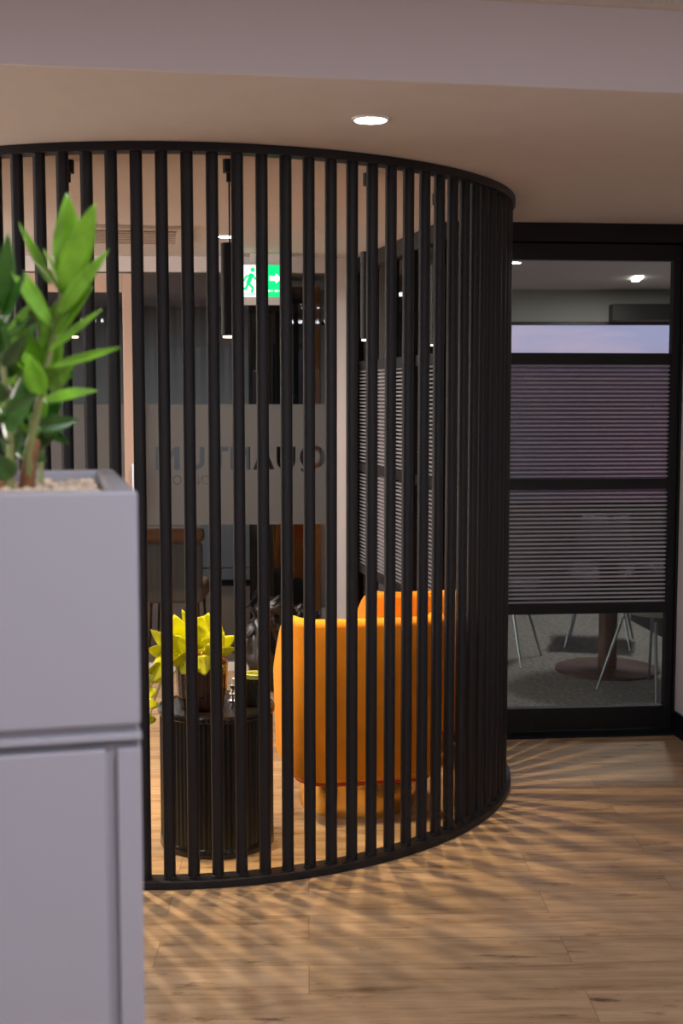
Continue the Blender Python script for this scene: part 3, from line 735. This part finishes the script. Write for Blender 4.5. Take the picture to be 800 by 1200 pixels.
hand = [  # base px, tip px, width m, depth, bright
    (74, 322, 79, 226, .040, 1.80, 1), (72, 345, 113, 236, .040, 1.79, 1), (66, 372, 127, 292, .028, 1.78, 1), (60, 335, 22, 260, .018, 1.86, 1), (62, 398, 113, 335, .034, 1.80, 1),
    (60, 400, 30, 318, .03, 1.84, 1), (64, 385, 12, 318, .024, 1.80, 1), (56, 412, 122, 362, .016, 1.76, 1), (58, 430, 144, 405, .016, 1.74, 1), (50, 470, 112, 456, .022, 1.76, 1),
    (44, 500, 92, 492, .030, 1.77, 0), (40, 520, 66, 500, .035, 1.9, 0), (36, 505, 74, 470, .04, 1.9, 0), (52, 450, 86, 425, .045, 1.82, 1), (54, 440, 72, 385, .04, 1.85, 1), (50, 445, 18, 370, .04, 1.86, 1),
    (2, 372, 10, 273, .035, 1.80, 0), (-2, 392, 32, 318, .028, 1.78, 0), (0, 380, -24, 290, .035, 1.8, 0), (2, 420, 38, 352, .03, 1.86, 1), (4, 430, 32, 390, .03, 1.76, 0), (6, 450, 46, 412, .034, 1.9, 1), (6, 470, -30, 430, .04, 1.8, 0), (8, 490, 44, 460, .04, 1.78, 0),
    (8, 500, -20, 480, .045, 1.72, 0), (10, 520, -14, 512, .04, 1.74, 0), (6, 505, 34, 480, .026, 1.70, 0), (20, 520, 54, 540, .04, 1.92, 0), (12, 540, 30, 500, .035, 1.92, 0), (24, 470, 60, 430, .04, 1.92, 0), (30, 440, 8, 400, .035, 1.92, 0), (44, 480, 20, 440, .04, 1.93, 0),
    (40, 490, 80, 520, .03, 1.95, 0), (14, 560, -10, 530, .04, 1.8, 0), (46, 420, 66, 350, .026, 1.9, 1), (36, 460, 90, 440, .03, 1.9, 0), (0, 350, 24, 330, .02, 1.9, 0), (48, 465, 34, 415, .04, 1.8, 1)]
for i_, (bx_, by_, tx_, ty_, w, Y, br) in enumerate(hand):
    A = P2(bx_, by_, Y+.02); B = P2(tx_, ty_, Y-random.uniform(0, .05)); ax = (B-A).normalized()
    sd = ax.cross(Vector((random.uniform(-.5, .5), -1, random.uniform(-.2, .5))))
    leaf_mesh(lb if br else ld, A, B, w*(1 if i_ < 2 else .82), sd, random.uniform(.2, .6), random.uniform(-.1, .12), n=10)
    # short stalk back to the nearest stem
rg = random.Random(12)
for i in range(34):
    st_ = stems[i % 3][0]; k = rg.uniform(.25, .95)*(len(st_)-1); j = int(k); f = k-j; p, q = st_[j], st_[min(j+1, len(st_)-1)]
    c = Vector([p[n_]*(1-f)+q[n_]*f for n_ in range(3)]); A = P2(*c)
    a = rg.uniform(0, 2*pi); d = Vector((cos(a)*.55-.15, sin(a)*.7+.1, rg.uniform(.35, 1.0))).normalized()*rg.uniform(.06, .095)
    B = A+d
    if B.x+pr0.x > -.40: B.x = -.40-pr0.x-rg.uniform(0, .03)
    sd = d.cross(Vector((rg.uniform(-1, 1), rg.uniform(-1, 1), .3)))
    leaf_mesh(ld if i % 3 else lb, A, B, rg.uniform(.022, .036), sd, rg.uniform(.2, .6), rg.uniform(-.1, .2), n=10)
leaves_obj('leaves', lb, M['leaf'], fp); leaves_obj('darker_leaves', ld, M['leafdark'], fp)  # second mesh holds the leaves in the darker green

# ------------------------------------------------------------------ ceiling panels added behind the camera as unseen fill light
for i, (x, y) in enumerate(((-2.2, .6), (.6, .6), (-2.2, -2.6), (.6, -2.6))):
    t = thing('ceiling_panel_light', 'unseen square ceiling panel added behind the viewpoint as fill light', 'light', (x, y, 0), 0, 'added ceiling fill panels')
    finish('diffuser', boxm(-.3, .3, -.3, .3, HH-.012, HH-.002), M['panel'], t)

# ------------------------------------------------------------------ lights
def light(name, kind, loc, energy, col, rot=(0, 0, 0), **k):
    d = bpy.data.lights.new(name, kind); d.energy = energy; d.color = col
    for a, v in k.items(): setattr(d, a, v)
    o = bpy.data.objects.new(name, d); COL.objects.link(o); o.location = loc; o.rotation_euler = rot; return o
for i, (x, y, z) in enumerate(LAMPS):
    light('pendant_light', 'SPOT', (x, y, 1.846), 52, (1, .72, .38), spot_size=radians(80), spot_blend=1, shadow_soft_size=.012)
light('downlight_light', 'SPOT', (.085, 3.847, H-.02), 16, (1, .86, .72), spot_size=radians(110), spot_blend=1, shadow_soft_size=.045)
for i, (x, y) in enumerate(((-2.2, .6), (.6, .6), (-2.2, -2.6), (.6, -2.6))):
    light('fill_panel_light', 'AREA', (x, y, HH-.02), 34, (.86, .88, 1), shape='SQUARE', size=.6)  # fill from the added ceiling panels
light('office_fill_light', 'AREA', (-2.0, 9.6, H-.02), 32, (.95, .95, 1), shape='RECTANGLE', size=1.6, size_y=.6)  # added without a fitting, brightens the film and the room beyond the glass
light('meeting_light', 'AREA', (2.0, 8.8, H-.02), 22, (1, .93, .85), rot=(0, 0, radians(12)), shape='RECTANGLE', size=.12, size_y=.4)
light('left_fill_light', 'AREA', (-4.98, 5.6, 1.55), 135, (1, .93, .86), rot=(0, radians(-90), 0), shape='RECTANGLE', size=1.7, size_y=3.2)  # added side light, brightens the ceiling inside the screen
light('downlight_light', 'SPOT', (-1.55, 5.3, H-.02), 230, (1, .78, .52), spot_size=radians(110), spot_blend=1, shadow_soft_size=.012)  # added unseen source: bounce light, and lights the chairs from the left
light('downlight_light', 'SPOT', (-.58, 6.62, H-.02), 60, (1, .86, .74), spot_size=radians(150), spot_blend=1, shadow_soft_size=.045)
# windows to the sky: portals
for x0, x1 in ((-4.6, -2.3), (-2.0, .3), (.6, 2.7)):
    light('rear_window_portal', 'AREA', ((x0+x1)/2, -5.0, 1.625), 1, (1, 1, 1), rot=(radians(-90)+pi, 0, 0), shape='RECTANGLE', size=x1-x0, size_y=1.6).data.cycles.is_portal = True
light('meeting_window_portal', 'AREA', (1.3, 9.94, 1.5), 1, (1, 1, 1), rot=(radians(-90), 0, 0), shape='RECTANGLE', size=3.3, size_y=1.35).data.cycles.is_portal = True

# ------------------------------------------------------------------ world: lavender dusk
w = bpy.data.worlds.new('dusk'); S.world = w; w.use_nodes = True; N, L = w.node_tree.nodes, w.node_tree.links
bgn = N['Background']
tc = N.new('ShaderNodeTexCoord'); sp = N.new('ShaderNodeSeparateXYZ'); L.new(tc.outputs['Generated'], sp.inputs[0])
r = N.new('ShaderNodeValToRGB'); e = r.color_ramp.elements
e[0].position = .46; e[0].color = (.10, .085, .11, 1); e[1].position = .75; e[1].color = (.22, .26, .48, 1)
x = e.new(.50); x.color = (.38, .24, .34, 1); x = e.new(.52); x.color = (.34, .33, .52, 1); x = e.new(.60); x.color = (.30, .34, .60, 1)
md = N.new('ShaderNodeMath'); md.operation = 'MULTIPLY_ADD'; md.inputs[1].default_value = .5; md.inputs[2].default_value = .5
L.new(sp.outputs['Z'], md.inputs[0]); L.new(md.outputs[0], r.inputs['Fac'])
mp = N.new('ShaderNodeMapping'); mp.inputs['Scale'].default_value = (2.5, 2.5, 14); L.new(tc.outputs['Generated'], mp.inputs[0])
nz = N.new('ShaderNodeTexNoise'); nz.inputs['Scale'].default_value = 2.4; nz.inputs['Detail'].default_value = 6; L.new(mp.outputs[0], nz.inputs['Vector'])
cr = N.new('ShaderNodeValToRGB'); cr.color_ramp.elements[0].position = .48; cr.color_ramp.elements[1].position = .72
cr.color_ramp.elements[0].color = (0, 0, 0, 1); cr.color_ramp.elements[1].color = (1, 1, 1, 1); L.new(nz.outputs['Fac'], cr.inputs['Fac'])
mx = N.new('ShaderNodeMix'); mx.data_type = 'RGBA'; L.new(cr.outputs['Color'], mx.inputs[0]); L.new(r.outputs['Color'], mx.inputs[6]); mx.inputs[7].default_value = (.56, .42, .52, 1)
# rose afterglow low on the horizon to one side, grey blue on the other
zl = N.new('ShaderNodeMapRange'); zl.inputs['From Min'].default_value = .035; zl.inputs['From Max'].default_value = -.02; L.new(sp.outputs['Z'], zl.inputs['Value'])
xr = N.new('ShaderNodeMapRange'); xr.inputs['From Min'].default_value = .13; xr.inputs['From Max'].default_value = .21; L.new(sp.outputs['X'], xr.inputs['Value'])
gc = N.new('ShaderNodeMix'); gc.data_type = 'RGBA'; L.new(xr.outputs[0], gc.inputs[0]); gc.inputs[6].default_value = (.17, .18, .25, 1); gc.inputs[7].default_value = (.36, .15, .25, 1)
fx = N.new('ShaderNodeMix'); fx.data_type = 'RGBA'; L.new(zl.outputs[0], fx.inputs[0]); L.new(mx.outputs[2], fx.inputs[6]); L.new(gc.outputs[2], fx.inputs[7])
L.new(fx.outputs[2], bgn.inputs['Color']); bgn.inputs['Strength'].default_value = .95

# ------------------------------------------------------------------ camera
cd = bpy.data.cameras.new('camera'); cam = bpy.data.objects.new('camera', cd); COL.objects.link(cam)
cam.location = (0, 0, 1.65); cam.rotation_euler = (pi/2-.0905, 0, 0)
cd.sensor_fit = 'HORIZONTAL'; cd.sensor_width = 36; cd.lens = 36*1504.7/800
cd.dof.use_dof = True; cd.dof.focus_distance = 4.8; cd.dof.aperture_fstop = 6.5; cd.clip_start = .05
S.camera = cam
S.view_settings.view_transform = 'Standard'; S.view_settings.look = 'None'; S.view_settings.gamma = 1; S.view_settings.use_curve_mapping = False
S.view_settings.exposure = 0.3
